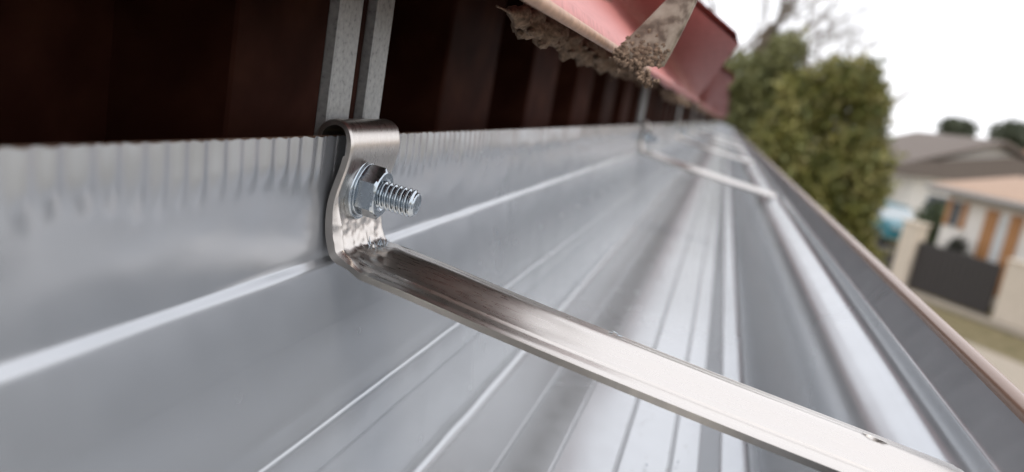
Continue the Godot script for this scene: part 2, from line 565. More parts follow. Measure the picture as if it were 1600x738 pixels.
	part("washer", lathe([Vector2(0.0003, 0.0057), Vector2(0.00032, 0.0058), Vector2(0.0007, 0.00585), Vector2(0.00085, 0.0057), Vector2(0.0009, 0.0054), Vector2(0.0009, 0.0028)], 64), M.zinc_bolt, o, ax)
	part("nut", nut_mesh(0.0005, 0.0050, 0.0050), M.zinc_bolt, o, ax)
	part("threaded_end", thread_mesh(0.0035, 0.0128), M.zinc_bolt, o, ax)
	return o

func nut_mesh(x0: float, x1: float, flat: float) -> ArrayMesh:
	# a hexagon nut: chamfered by a cone at both ends, bored out
	var rows := []
	var sides := 96
	var hex := func(t: float) -> float: return flat / cos(fmod(t + PI / 6.0 + TAU, PI / 3.0) - PI / 6.0)
	var turn := 0.56
	var ends := [[x0, 0.0049], [x0 + 0.0002, 0.0051], [x0 + 0.0005, 0.0057], [x0 + 0.00051, 0.008], [(x0 + x1) / 2, 0.008], [x1 - 0.00056, 0.008], [x1 - 0.00055, 0.0057], [x1 - 0.0002, 0.0051], [x1, 0.0048], [x1, 0.0036], [x1 - 0.0006, 0.0029]]
	for e in ends:
		var row := PackedVector3Array()
		for k in sides:
			var t := TAU * k / sides
			var r: float = minf(hex.call(t), e[1])
			var b := t + turn
			row.append(Vector3(e[0], cos(b) * r, sin(b) * r))
		rows.append(row)
	return sharp(grid(rows, true), 24.0)

func sharp(m: ArrayMesh, degrees: float) -> ArrayMesh:
	# faces that meet at more than that angle keep a hard edge
	var src := m.surface_get_arrays(0)
	var v: PackedVector3Array = src[Mesh.ARRAY_VERTEX]
	var ix: PackedInt32Array = src[Mesh.ARRAY_INDEX]
	var near := {}
	var fns := PackedVector3Array()
	for f in range(0, ix.size(), 3):
		var fn := (v[ix[f + 2]] - v[ix[f]]).cross(v[ix[f + 1]] - v[ix[f]])
		fns.append(fn)
		for j in 3:
			if not near.has(ix[f + j]): near[ix[f + j]] = []
			near[ix[f + j]].append(f / 3)
	var vv := PackedVector3Array()
	var nn := PackedVector3Array()
	var lim := cos(deg_to_rad(degrees))
	for f in range(0, ix.size(), 3):
		var own := fns[f / 3].normalized()
		for j in 3:
			var sum := Vector3.ZERO
			for g in near[ix[f + j]]:
				if fns[g].normalized().dot(own) > lim: sum += fns[g]
			vv.append(v[ix[f + j]])
			nn.append(sum.normalized())
	var arr := []
	arr.resize(Mesh.ARRAY_MAX)
	arr[Mesh.ARRAY_VERTEX] = vv
	arr[Mesh.ARRAY_NORMAL] = nn
	var out := ArrayMesh.new()
	out.add_surface_from_arrays(Mesh.PRIMITIVE_TRIANGLES, arr)
	return out

func thread_mesh(x0: float, x1: float) -> ArrayMesh:
	var rows := []
	var pitch := 0.00112
	var n := int((x1 - x0) / pitch * 12)
	for i in n + 1:
		var x := lerpf(x0, x1, float(i) / n)
		var row := PackedVector3Array()
		for k in 40:
			var t := TAU * k / 40
			var ph := fposmod(x / pitch - t / TAU, 1.0)
			var r := 0.00246 + 0.00058 * smoothstep(0.08, 0.42, ph) * (1.0 - smoothstep(0.58, 0.92, ph))
			r = minf(r, 0.00225 + maxf(0.0, (x1 - x)) * 1.0)
			row.append(Vector3(x, cos(t) * r, sin(t) * r))
		rows.append(row)
	for r in [0.0022, 0.0018, 0.0017, 0.0]:
		var row := PackedVector3Array()
		for k in 40:
			var t := TAU * k / 40
			row.append(Vector3(x1 + (0.00002 if r > 0.0019 else -0.00008), cos(t) * r, sin(t) * r))
		rows.append(row)
	return grid(rows, true)

func build_strap(at_z: float) -> Node3D:
	var o := thing("hanging_strap", "nearest pair of dull galvanised flat bars rising behind the gutter's bracket", "strap", Vector3(-0.0795, H, at_z), 0, "straps that hang the gutter")
	for q in [[0.0032, 0.0097], [-0.0128, 0.0084]]:      # (middle of the bar along the gutter, its width)
		part("strap_leg", block(Vector3(0.0028, 0.125, q[1]), 0.00035), M.galv, o, Transform3D(Basis(), Vector3(0, -0.050, q[0])))
	part("strap_foot", block(Vector3(0.0026, 0.010, 0.0250), 0.0003), M.galv, o, Transform3D(Basis(), Vector3(0, -0.0604, -0.0044)))
	return o

func copies(o: Node3D, at: Vector3, label: String) -> Node3D:
	var c: Node3D = o.duplicate()
	c.name = numbered(str(o.name))
	add_child(c)
	c.position = at
	c.set_meta("label", label)
	return c

func build_shavings():
	# bits of drilled metal that lie in the gutter; (x, z) on its bottom or back wall
	rng.seed = 17
	var spots := [[Vector3(-0.0655, -0.0905, -0.118), "curled metal shaving low on the gutter back wall, nearest bottom edge of picture"],
		[Vector3(-0.0660, -0.0890, -0.126), "thin bright metal shaving beside the lowest wall bead under the bar"],
		[Vector3(-0.0470, -0.1146, -0.205), "small dark metal chip on the gutter bottom next to first groove"],
		[Vector3(0.0100, -0.1198, -0.262), "metal chip on bright gutter bottom between last groove and raised channel"],
		[Vector3(0.0125, -0.1201, -0.245), "flat metal chip on gutter bottom close beside the raised channel, under the bar"],
		[Vector3(-0.0010, -0.1185, -0.250), "tiny metal chip lying midway across the bright gutter bottom"]]
	for s in spots:
		var pts := []
		var turn := rng.randf() * TAU
		var rad := rng.randf_range(0.0005, 0.0009)
		for j in 10:
			var t := j / 9.0 * rng.randf_range(2.8, 3.6)
			pts.append(Vector3(cos(t + turn) * rad + 0.0012 * j / 9.0 * cos(turn), 0.0003 + 0.0009 * sin(t * 0.8), sin(t + turn) * rad))
		var o := part("metal_shaving", tube(pts, [0.00006, 0.00013, 0.00016, 0.00016, 0.00017, 0.00016, 0.00015, 0.00012, 0.0001, 0.00004], 5), M.zinc_bolt, null, Transform3D(Basis(), s[0] + Vector3(0, H, 0)))
		tag(o, s[1], "metal shaving", "drill shavings lying in the gutter")
	var chips := []
	var at := []
	for k in 46:
		chips.append(lump(Vector3(0.00022, 0.00010, 0.0003) * rng.randf_range(0.4, 1.1), 0.5, k, 4, 6))
		var c := Vector3(rng.randf_range(-0.012, 0.0145), 0, rng.randf_range(-0.20, -0.33))
		c.y = -0.1153 - 0.122 * maxf(0.0, c.x + 0.0288)
		at.append(Transform3D(Basis(Vector3.UP, rng.randf() * TAU), c + Vector3(0, H, 0)))
	tag(part("grit", join(chips, at), M.dirt), "loose specks of dark grit scattered on the gutter bottom", "grit", "", "stuff")

# ---------------------------------------------------------------- near: own roof and wall
func build_building():
	var o := thing("own_building", "dark red ribbed metal wall under a pink tiled eave behind the gutter", "building", Vector3(-0.12, 0, 0))
	# ribbed cladding, one sheet per metre
	var z := 2.0
	while z > -9.0:
		var rows := []
		var poly := []
		for k in 7:
			var s := z - 0.069 - 0.15 * k        # crest from s to s - 0.08
			poly.append_array([Vector2(-0.0008, s - 0.0002), Vector2(0.0, s - 0.002), Vector2(0.0, s - 0.072), Vector2(-0.0012, s - 0.0765), Vector2(-0.004, s - 0.079), Vector2(-0.030, s - 0.090), Vector2(-0.0335, s - 0.093), Vector2(-0.034, s - 0.097), Vector2(-0.034, s - 0.140), Vector2(-0.033, s - 0.1475)])
		poly.append(Vector2(0.0, z - 0.069 - 1.05))
		for y in [0.0, 2.5, 3.3, 3.62, 3.72]:
			var row := PackedVector3Array()
			for p in poly: row.append(Vector3(p.x, y, p.y))
			rows.append(row)
		part("cladding_sheet", sharp(grid(rows), 20.0), M.clad, o)
		z -= 1.05
	part("wall_core", block(Vector3(0.2, 3.68, 11.0)), M.clad, o, Transform3D(Basis(), Vector3(-0.16, 0, -3.5)))
	# roof deck and its underside
	var roof := part("roof", prism(PackedVector2Array([Vector2(0.055, H + 0.036), Vector2(0.060, H + 0.036), Vector2(0.060, H + 0.044), Vector2(-4.0, H + 2.12), Vector2(-4.0, H + 2.08)]), 2.0, -9.0), M.deck, o)
	# the row of eave tiles; each one laps over the next
	for k in range(-1, 16):
		var s := 0.32 * k
		var za := 0.05 if k == 0 else 0.40 + s
		var j := Vector3(0.0015 * sin(k * 2.3), 0.0012 * sin(k * 3.1), 0)
		var A := Vector3(-0.036, 0.0138, -za) + j
		var B := Vector3(-0.0255, 0.0110, -(0.60 + s)) + j
		var C := Vector3(-0.0020, 0.0356, -(0.38 + s)) + j
		var D := Vector3(-0.300, 0.190, -(0.36 + s)) + j
		if k == 0: D.z = -0.12
		if k == -1:
			A.z = 0.25; D.z = 0.2; B.z = -0.03; C.z = 0.06
		var top := []
		var nr := 14
		for r in nr + 1:
			var row := PackedVector3Array()
			var t := float(r) / nr
			for c in 15:
				var u := c / 14.0
				# bilinear between the low edge A-B and the high edge D-C, a little bowed
				var p := A.lerp(B, u).lerp(D.lerp(C, u), t)
				p += Vector3(0.5, -0.8, 0).normalized() * 0.004 * sin(PI * u) * sin(PI * t)
				row.append(p)
			top.append(row)
		# thickness: the same sheet again, 5 mm up the roof
		var rows := []
		for r in nr + 1:
			var front: PackedVector3Array = top[r]
			var row := PackedVector3Array()
			for p in front: row.append(p)
			for q in 2: row.append(front[14] + Vector3(-0.002, 0.0045, 0.0004))
			for c in range(14, -1, -1): row.append(front[c] + Vector3(-0.002, 0.005, 0.0))
			if r == 0:
				var cap := PackedVector3Array()      # closes the low edge
				for p in front: cap.append(p + Vector3(-0.001, 0.0025, 0))
				for q in 2: cap.append(cap[14])
				for c in range(14, -1, -1): cap.append(cap[c])
				rows.append(cap)
			rows.append(row)
		var tile := part("roof_tile", sharp(grid(rows, true), 40.0), M.tile, o, Transform3D(Basis(), Vector3(0.12, H, 0)))
		# rolled edge in lengths that step down; the first is paler, a painted golden highlight
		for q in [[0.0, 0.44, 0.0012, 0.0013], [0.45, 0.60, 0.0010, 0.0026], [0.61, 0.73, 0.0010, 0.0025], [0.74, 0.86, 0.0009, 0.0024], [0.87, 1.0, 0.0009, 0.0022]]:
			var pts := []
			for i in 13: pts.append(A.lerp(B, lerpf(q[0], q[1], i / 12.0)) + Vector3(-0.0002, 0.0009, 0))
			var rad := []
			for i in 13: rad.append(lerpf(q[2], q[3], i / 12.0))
			part("tile_edge", tube(pts, rad, 12), M.tile_lip_highlight if q[0] < 0.1 else M.tile, tile)
	return o

func build_eave_dirt():
	# the bent strip that hangs from the eave, its clump of dirt, and the crust under the first tile
	var o := thing("bent_strip", "dirty beige bent metal strip hanging from the tiled eave", "metal strip", Vector3(-0.02, H, -0.2))
	var rows := []
	for i in 21:
		var t := i / 20.0
		var a := Vector3(-0.0115, 0.0118, 0).lerp(Vector3(0.0010, 0.0290, 0.000), t)
		var b := Vector3(0.0022, 0.0104, 0.0025).lerp(Vector3(0.0073, 0.0292, 0.002), t)
		var m := Vector3(-0.0050, 0.0092, 0.003).lerp(Vector3(0.0042, 0.0292, 0.0022), t)
		var bow := Vector3(0.0003, 0, 0.0004) * sin(PI * t)
		var row := PackedVector3Array()
		for c in 13:
			var u := c / 12.0
			row.append(a * (1 - u) * (1 - u) + m * 2 * u * (1 - u) + b * u * u + bow)
		for c in range(12, -1, -1):
			row.append(row[c] + Vector3(0.0002, 0.0002, -0.0011))
		rows.append(row)
	part("strip", grid(rows, true), M.hook, o)
	rng.seed = 61
	var bits := []
	var at := []
	for k in 110:
		var f := rng.randf()
		bits.append(lump(Vector3.ONE * rng.randf_range(0.0002, 0.0008), 1.4, k, 6, 9, 3.0))
		at.append(Transform3D(Basis(), Vector3(-0.0100, 0.0110, 0.002).lerp(Vector3(0.0005, 0.0070, 0.004), f) + Vector3(rng.randfn() * 0.0007, rng.randfn() * 0.0008 + (0.0004 if f < 0.6 else -0.0008), rng.randfn() * 0.0008)))
	for k in 150:       # dried mud stuck to the lower part of the strip
		var t := absf(rng.randfn()) * 0.16
		var u := rng.randf()
		bits.append(lump(Vector3(1.0, 0.8, 0.35) * rng.randf_range(0.0002, 0.0007), 1.2, 900 + k, 5, 8, 2.5))
		var a := Vector3(-0.0115, 0.0118, 0).lerp(Vector3(0.0010, 0.0290, 0), t)
		var b := Vector3(0.0022, 0.0104, 0.0025).lerp(Vector3(0.0073, 0.0292, 0.002), t)
		var m := Vector3(-0.0050, 0.0092, 0.003).lerp(Vector3(0.0042, 0.0292, 0.0022), t)
		at.append(Transform3D(Basis(), a * (1 - u) * (1 - u) + m * 2 * u * (1 - u) + b * u * u + Vector3(0, 0, 0.0002)))
	tag(part("dirt", join(bits, at), M.dirt, o), "", "", "", "stuff")
	# a ragged ribbon of old mortar and moss, then crumbs
	var crust := []
	var cat := []
	var f := FastNoiseLite.new()
	f.seed = 5
	f.frequency = 190.0
	f.fractal_octaves = 5
	var rr := []
	for i in 260:
		var z := lerpf(0.15, 0.41, i / 259.0)
		var row := PackedVector3Array()
		var big := 0.0033 * (0.75 + 0.9 * f.get_noise_2d(z * 0.5, 3.0)) * smoothstep(0.15, 0.18, z) * (1.0 - smoothstep(0.29, 0.41, z))
		for k in 22:
			var t := TAU * k / 22
			var c := Vector3(cos(t) * 1.0, sin(t) * 1.15, 0) * maxf(big, 0.0002)
			c *= 1.0 + 0.9 * f.get_noise_3d(c.x * 1.3, c.y * 1.3, z)
			row.append(Vector3(-0.0425 - 0.03 * (0.33 - z), H + 0.0143, -z) + c)
		rr.append(row)
	crust.append(grid(rr, true))
	cat.append(Transform3D())
	for k in 130:
		var z := rng.randf_range(0.17, 0.42)
		var big := rng.randf_range(0.0003, 0.0011)
		crust.append(lump(Vector3(big, big * 0.8, big * 2.0), 0.9, 100 + k, 8, 10, 1.6))
		cat.append(Transform3D(Basis(), Vector3(-0.042 + rng.randfn() * 0.002 - 0.03 * (0.33 - z), H + 0.0122 + rng.randfn() * 0.0013, -z)))
	for k in 120:
		var z := rng.randf_range(0.45, 2.6)
		crust.append(lump(Vector3.ONE * rng.randf_range(0.001, 0.003), 0.7, 300 + k, 5, 8))
		cat.append(Transform3D(Basis(), Vector3(-0.036 + rng.randfn() * 0.002, H + 0.0098 + rng.randfn() * 0.001, -z)))
	tag(part("dirt_crust", join(crust, cat), M.dirt), "brown crust of dirt and dead moss under the edge of the eave tiles", "dirt", "", "stuff")

# ---------------------------------------------------------------- far: trees
func leaf_clump(n: int, reach: float, size: float, seed_: int) -> ArrayMesh:
	var r := RandomNumberGenerator.new()
	r.seed = seed_
	var st := SurfaceTool.new()
	st.begin(Mesh.PRIMITIVE_TRIANGLES)
	st.set_smooth_group(-1)
	for i in n:
		var c := Vector3(r.randfn(), r.randfn(), r.randfn()) * reach * 0.5
		var d := Vector3(r.randfn(), r.randfn() + 0.3, r.randfn()).normalized()
		var b := ring_basis(d)
		var s := size * r.randf_range(0.6, 1.2)
		var side: Vector3 = b[0] * s * 0.32
		var fold: Vector3 = b[1] * s * 0.10
		tri(st, c, c + d * s * 0.5 + side + fold, c + d * s)
		tri(st, c, c + d * s, c + d * s * 0.5 - side + fold)
	st.generate_normals()
	return st.commit()

func crown(o: Node3D, blobs: Array, count: int, clump: ArrayMesh, tones: Array, seed_: int):
	# leaf clumps strewn through the blobs (centre, radii), denser towards their outsides
	var r := RandomNumberGenerator.new()
	r.seed = seed_
	var f := FastNoiseLite.new()
	f.seed = seed_
	f.frequency = 1.7
	var total := 0.0
	for b in blobs: total += b[1].x * b[1].y
	var mm := MultiMesh.new()
	mm.transform_format = MultiMesh.TRANSFORM_3D
	mm.use_colors = true
	mm.mesh = clump
	var at := []
	var tint := []
	for b in blobs:
		for k in int(count * b[1].x * b[1].y / total):
			var d := Vector3(r.randfn(), r.randfn(), r.randfn()).normalized() * pow(r.randf(), 0.4)
			var p: Vector3 = b[0] + d * b[1]
			if f.get_noise_3dv(p) < -0.26: continue
			at.append(Transform3D(Basis.from_euler(Vector3(r.randf() * TAU, r.randf() * TAU, r.randf() * TAU)).scaled(Vector3.ONE * r.randf_range(0.7, 1.3)), p))
			var c: Color = tones[r.randi() % tones.size()]
			var v := r.randf_range(0.95, 1.6)
			tint.append(Color(c.r * v, c.g * v, c.b * v))
	mm.instance_count = at.size()
	for i in at.size():
		mm.set_instance_transform(i, at[i])
		mm.set_instance_color(i, tint[i])
	var mi := MultiMeshInstance3D.new()
	mi.multimesh = mm
	mi.material_override = M.leaf
	mi.name = "crown"
	mi.set_meta("kind", "stuff")
	o.add_child(mi, true)

func limb(out: Array, from: Vector3, dir: Vector3, length: float, radius: float, depth: int, r: RandomNumberGenerator, up := 0.25):
	var pts := [from]
	var rad := [radius]
	var d := dir.normalized()
	var p := from
	for i in 5:
		d = (d + Vector3(r.randfn(), r.randfn() * 0.7 + up, r.randfn()) * 0.16).normalized()
		p += d * length / 5.0
		pts.append(p)
		rad.append(radius * (1.0 - 0.13 * (i + 1)))
	out.append(tube(pts, rad, 6 if depth > 1 else 4))
	if depth <= 0: return
	for k in (3 if depth > 1 else 4):
		var i := r.randi_range(2, 5)
		var nd := (d + Vector3(r.randfn(), r.randfn() * 0.6, r.randfn()) * 0.75).normalized()
		limb(out, pts[i], nd, length * r.randf_range(0.5, 0.78), rad[i] * 0.68, depth - 1, r, up)

func bare_tree(label: String, at: Vector3, height: float, seed_: int, depth := 4, group := "") -> Node3D:
	var o := thing("bare_tree", label, "tree", at, 0, group)
	var r := RandomNumberGenerator.new()
	r.seed = seed_
	var trunk_pts := []
	var trunk_rad := []
	for i in 6:
		trunk_pts.append(Vector3(0.12 * sin(i * 1.3), height * 0.42 * i / 5.0, 0.1 * sin(i * 2.1)))
		trunk_rad.append(height * 0.020 * (1.0 - 0.09 * i))
	part("trunk", tube(trunk_pts, trunk_rad, 10), M.bark, o)
	var out := []
	for k in 6:
		var an := TAU * k / 6.0 + r.randf() * 0.6
		limb(out, trunk_pts[5 if k % 2 == 0 else 4], Vector3(cos(an) * 0.8, 1.0, sin(an) * 0.8), height * 0.27, height * 0.0125, depth - 1, r)
	tag(part("branch", join(out), M.bark, o), "", "", "", "stuff")
	return o

func trunk(o: Node3D, height: float, radius: float):
	var pts := []
	var rad := []
	for i in 7:
		pts.append(Vector3(0.1 * sin(i * 1.7) * radius * 4, height * i / 6.0, 0.1 * sin(i * 2.3) * radius * 4))
		rad.append(radius * (1.0 - 0.1 * i))
	part("trunk", tube(pts, rad, 10), M.bark, o)

func build_trees():
	var clump := leaf_clump(9, 0.11, 0.10, 5)
	var t := thing("leafy_tree", "tall olive green evergreen tree beside the gutter's far end", "tree", Vector3(1.75, 0, -13.0))
	trunk(t, 3.6, 0.13)
	crown(t, [[Vector3(0.30, 1.2, 0), Vector3(0.85, 1.3, 0.8)], [Vector3(-0.35, 2.4, 0), Vector3(0.95, 1.1, 0.8)], [Vector3(0.22, 3.0, 0), Vector3(0.62, 1.1, 0.8)], [Vector3(0.05, 4.40, 0.1), Vector3(0.34, 0.50, 0.5)], [Vector3(-0.38, 4.25, 0), Vector3(0.32, 0.55, 0.5)], [Vector3(0.36, 4.05, 0), Vector3(0.22, 0.50, 0.4)], [Vector3(-0.75, 4.0, 0.2), Vector3(0.35, 0.5, 0.4)], [Vector3(-0.8, 3.3, 0.1), Vector3(0.5, 0.7, 0.6)]],
		9000, clump, [Color(0.095, 0.1, 0.02), Color(0.13, 0.125, 0.026), Color(0.17, 0.155, 0.042), Color(0.065, 0.078, 0.018), Color(0.21, 0.185, 0.065)], 77)
	t = thing("leafy_tree", "grey green bushy tree left of the olive tree, behind the pink tile ends", "tree", Vector3(0.55, 0, -14.2))
	trunk(t, 4.0, 0.12)
	crown(t, [[Vector3(0.15, 4.55, 0), Vector3(0.36, 0.75, 0.5)], [Vector3(-0.35, 4.2, 0), Vector3(0.55, 0.6, 0.6)], [Vector3(0.0, 3.3, 0), Vector3(0.9, 0.9, 0.8)], [Vector3(-0.1, 2.0, 0), Vector3(1.0, 1.3, 0.8)]],
		4600, clump, [Color(0.10, 0.105, 0.035), Color(0.13, 0.13, 0.045), Color(0.17, 0.165, 0.065), Color(0.07, 0.075, 0.02)], 78)
	bare_tree("bare grey brown tree rising above and behind the green trees", Vector3(-0.1, 0, -17.0), 9.5, 5, 5)
	bare_tree("leafless tree whose thin twigs show above the olive tree's right side", Vector3(1.9, 0, -18.5), 8.6, 9, 5)
	# umbrella pines on the skyline
	var needle := leaf_clump(12, 0.7, 0.55, 6)
	t = thing("umbrella_pine", "far flat topped dark pine above the grey roof", "tree", Vector3(28.0, 0, -110.0), 0, "pines on the skyline")
	trunk(t, 7.0, 0.25)
	crown(t, [[Vector3(0.0, 7.75, 0), Vector3(1.75, 0.75, 1.6)], [Vector3(0.1, 7.1, 0), Vector3(0.9, 0.6, 0.9)]], 520, needle, [Color(0.045, 0.055, 0.03), Color(0.06, 0.07, 0.04)], 81)
	t = thing("umbrella_pine", "far round topped dark pine at the picture's right edge", "tree", Vector3(28.2, 0, -90.0), 0, "pines on the skyline")
	trunk(t, 6.6, 0.25)
	crown(t, [[Vector3(0.0, 7.2, 0), Vector3(1.75, 0.95, 1.6)], [Vector3(-0.9, 6.6, 0), Vector3(0.8, 0.55, 0.8)], [Vector3(0.9, 6.6, 0), Vector3(0.8, 0.55, 0.8)]], 560, needle, [Color(0.045, 0.055, 0.03), Color(0.06, 0.07, 0.04)], 82)
	# brown winter trees between the olive tree and the grey roof
	var rnd := RandomNumberGenerator.new()
	rnd.seed = 90
	for k in 5:
		var z := -62.0 - 4.0 * (k % 3)
		var c := bare_tree(["brown winter tree just right of the olive tree's edge", "reddish winter tree above the left end of the grey roof", "winter tree behind the grey roof's slope", "thin winter tree left of the flat topped pine", "winter tree directly under the flat topped pine"][k], Vector3(-z * (0.172 + 0.022 * k), 0, z), 5.4 + 0.5 * (k % 2), 30 + k, 4, "winter trees behind the houses")
	# a shrub by the pillar
	t = thing("shrub", "dark green shrub between the pale gable wall and the gate pillar", "shrub", Vector3(7.6, 0, -29.5))
	trunk(t, 1.0, 0.05)
	crown(t, [[Vector3(0, 1.1, 0), Vector3(0.55, 1.0, 0.55)]], 420, leaf_clump(9, 0.2, 0.18, 7), [Color(0.035, 0.05, 0.02), Color(0.05, 0.065, 0.025)], 83)

# ---------------------------------------------------------------- far: street and houses
func wall_box(o: Node, called: String, m: Material, size: Vector3, at: Vector3, c := 0.01) -> MeshInstance3D:
	return part(called, block(size, c), m, o, Transform3D(Basis(), at))

func build_house():
	# local axes: +x along the street front to the right, +z towards the street
	var turn := atan2(0.81, 0.58)      # local x points right and towards the viewer
	var o := thing("house", "cream bungalow with tan tiled roof and orange brown shutters behind the gate", "house", Vector3(5.965, 0, -24.5), -turn)
	# after the turn: x' = (.58, .81 towards us)
	var wl := 9.0
	wall_box(o, "wall", M.white_wall, Vector3(wl, 2.80, 6.0), Vector3(wl / 2 + 0.35, 0, -3.45))
	var roof := part("roof", prism(PackedVector2Array([Vector2(0.0, 2.86), Vector2(0.02, 2.80), Vector2(-0.42, 2.80), Vector2(-6.9, 2.80), Vector2(-6.9, 2.86), Vector2(-3.4, 3.50)]), 0.0, 1.0), M.roof_tan, o, Transform3D(Basis(Vector3(0, 0, 1), Vector3(0, 1, 0), Vector3(1, 0, 0)).scaled(Vector3.ONE) , Vector3.ZERO))
	roof.transform = Transform3D(Basis(Vector3(0, 0, 1), Vector3(0, 1, 0), Vector3(9.6, 0, 0)), Vector3(0, 0, 0))
	for i in 9:
		var a := i / 9.0
		var b := (i + 1) / 9.0
		part("tile_course", block(Vector3(9.6, 0.07, 0.46), 0.015), M.roof_tan, o, Transform3D(Basis(Vector3(1, 0, 0), 0.155), Vector3(4.8, lerpf(2.84, 3.42, (a + b) / 2), lerpf(-0.02, -3.35, (a + b) / 2))))
	# gutter of that house
	part("eave_gutter", tube([Vector3(-0.05, 2.80, 0.05), Vector3(9.6, 2.80, 0.05)], [0.075], 10), M.pvc, o)
	wall_box(o, "fascia", M.pvc, Vector3(9.6, 0.16, 0.03), Vector3(4.8, 2.68, -0.05))
	var f := -0.445                     # front of the wall
	# window with two narrow shutters, then the tall glazed door with two broad ones
	var win := wall_box(o, "window", M.frame_white, Vector3(0.34, 0.75, 0.05), Vector3(0.72, 1.80, f + 0.01))
	part("pane", block(Vector3(0.28, 0.69, 0.02)), M.glass, win, Transform3D(Basis(), Vector3(0, 0.03, 0.03)))
	wall_box(o, "shutter", M.shutter, Vector3(0.16, 0.75, 0.05), Vector3(0.47, 1.80, f + 0.03))
	wall_box(o, "shutter", M.shutter, Vector3(0.17, 0.75, 0.05), Vector3(0.98, 1.80, f + 0.03))
	var door := wall_box(o, "glazed_door", M.frame_white, Vector3(0.36, 2.10, 0.05), Vector3(2.20, 0.35, f + 0.01))
	part("pane", block(Vector3(0.13, 1.9, 0.02)), M.curtain, door, Transform3D(Basis(), Vector3(-0.08, 0.1, 0.03)))
	part("pane", block(Vector3(0.13, 1.9, 0.02)), M.curtain, door, Transform3D(Basis(), Vector3(0.08, 0.1, 0.03)))
	for s in [[1.83, 0.40], [2.52, 0.34]]:
		var sh := wall_box(o, "shutter", M.shutter, Vector3(s[1], 2.20, 0.05), Vector3(s[0], 0.32, f + 0.035))
		for y in [0.35, 1.75]:
			part("batten", block(Vector3(s[1] - 0.04, 0.10, 0.025), 0.004), M.shutter, sh, Transform3D(Basis(), Vector3(0, y, 0.037)))
	wall_box(o, "wall_base", M.cream, Vector3(wl, 0.35, 0.04), Vector3(wl / 2 + 0.35, 0, f + 0.012))
	# a chair-high dark shrub pot by the door
	var p := thing("potted_shrub", "dark potted shrub standing left of the tall orange shutter", "plant", o.transform * Vector3(1.42, 0, 0.05))
	part("pot", tube([Vector3(0, 0, 0), Vector3(0, 0.4, 0)], [0.16, 0.22], 14), M.gate, p)
	crown(p, [[Vector3(0, 0.95, 0), Vector3(0.22, 0.6, 0.22)]], 150, leaf_clump(9, 0.14, 0.13, 8), [Color(0.03, 0.03, 0.02), Color(0.045, 0.045, 0.03)], 84)

func build_far_houses():
	# grey roofed house: its gable roof seen over the cream one
	var o := thing("house", "white walled house with a broad grey brown roof behind the cream bungalow", "house", Vector3(7.6, 0, -36.0), 0.22)
	wall_box(o, "wall", M.white_wall, Vector3(6.9, 3.1, 7.0), Vector3(4.0, 0, -3.6))
	part("roof", prism(PackedVector2Array([Vector2(-0.75, 3.02), Vector2(-0.80, 2.94), Vector2(3.6, 4.62), Vector2(8.3, 3.02), Vector2(8.3, 3.12), Vector2(3.6, 4.80)]), 0.5, -7.6), M.roof_grey, o)
	part("gable", prism(PackedVector2Array([Vector2(0.56, 3.1), Vector2(7.44, 3.1), Vector2(3.6, 4.55)]), -0.12, -7.0), M.white_wall, o)
	var lean := part("lean_to_roof", prism(PackedVector2Array([Vector2(-1.2, 2.62), Vector2(3.8, 2.95), Vector2(5.4, 3.9), Vector2(4.0, 4.22), Vector2(-0.6, 3.15)]), 0.62, 0.70), M.roof_grey, o)
	for k in 2:
		var win := wall_box(o, "window", M.frame_white, Vector3(1.0, 1.1, 0.06), Vector3(1.8 + 3.4 * k, 1.0, -0.09))
		part("pane", block(Vector3(0.9, 1.0, 0.02)), M.glass, win, Transform3D(Basis(), Vector3(0, 0.05, 0.035)))
	# low brown roof further left
	o = thing("house", "low house with dull brown roof showing between olive tree and grey roof", "house", Vector3(7.9, 0, -48.0), 0.15)
	wall_box(o, "wall", M.cream, Vector3(5.0, 2.6, 6.0), Vector3(2.2, 0, -3.0))
	part("roof", prism(PackedVector2Array([Vector2(0.3, 2.5), Vector2(0.3, 2.62), Vector2(-3.0, 3.9), Vector2(-6.3, 2.62), Vector2(-6.3, 2.5)]), -0.6, 5.4), M.roof_grey, o, Transform3D(Basis(Vector3(0, 0, 1), Vector3(0, 1, 0), Vector3(1, 0, 0)), Vector3.ZERO))
	var win := wall_box(o, "window", M.frame_white, Vector3(1.0, 1.1, 0.06), Vector3(1.6, 1.0, 0.0))
	part("pane", block(Vector3(0.9, 1.0, 0.02)), M.glass, win, Transform3D(Basis(), Vector3(0, 0.05, 0.035)))
	# orange roof at the right
	o = thing("house", "house with bright orange roof at the right edge, behind the grey roof", "house", Vector3(18.6, 0, -60.0), 0.1)
	wall_box(o, "wall", M.white_wall, Vector3(9.0, 3.9, 7.0), Vector3(4.9, 0, -3.5))
	part("roof", prism(PackedVector2Array([Vector2(0.4, 3.9), Vector2(0.4, 4.05), Vector2(-3.5, 5.25), Vector2(-7.4, 4.05), Vector2(-7.4, 3.9)]), 0.0, 9.8), M.roof_orange, o, Transform3D(Basis(Vector3(0, 0, 1), Vector3(0, 1, 0), Vector3(1, 0, 0)), Vector3.ZERO))
	win = wall_box(o, "window", M.frame_white, Vector3(1.0, 1.1, 0.06), Vector3(2.6, 1.5, 0.0))
	part("pane", block(Vector3(0.9, 1.0, 0.02)), M.glass, win, Transform3D(Basis(), Vector3(0, 0.05, 0.035)))
	# car port
	o = thing("carport", "dark flat roofed carport left of the white gable wall", "carport", Vector3(8.0, 0, -39.5))
	wall_box(o, "roof", M.gate, Vector3(3.0, 0.2, 3.4), Vector3(-0.3, 1.85, 0))
	for x in [-1.7, 1.1]:
		for z in [-1.5, 1.5]: wall_box(o, "post", M.gate, Vector3(0.12, 1.85, 0.12), Vector3(x, 0, z))
	wall_box(o, "back_wall", M.gate, Vector3(3.0, 1.85, 0.1), Vector3(-0.3, 0, -1.62))

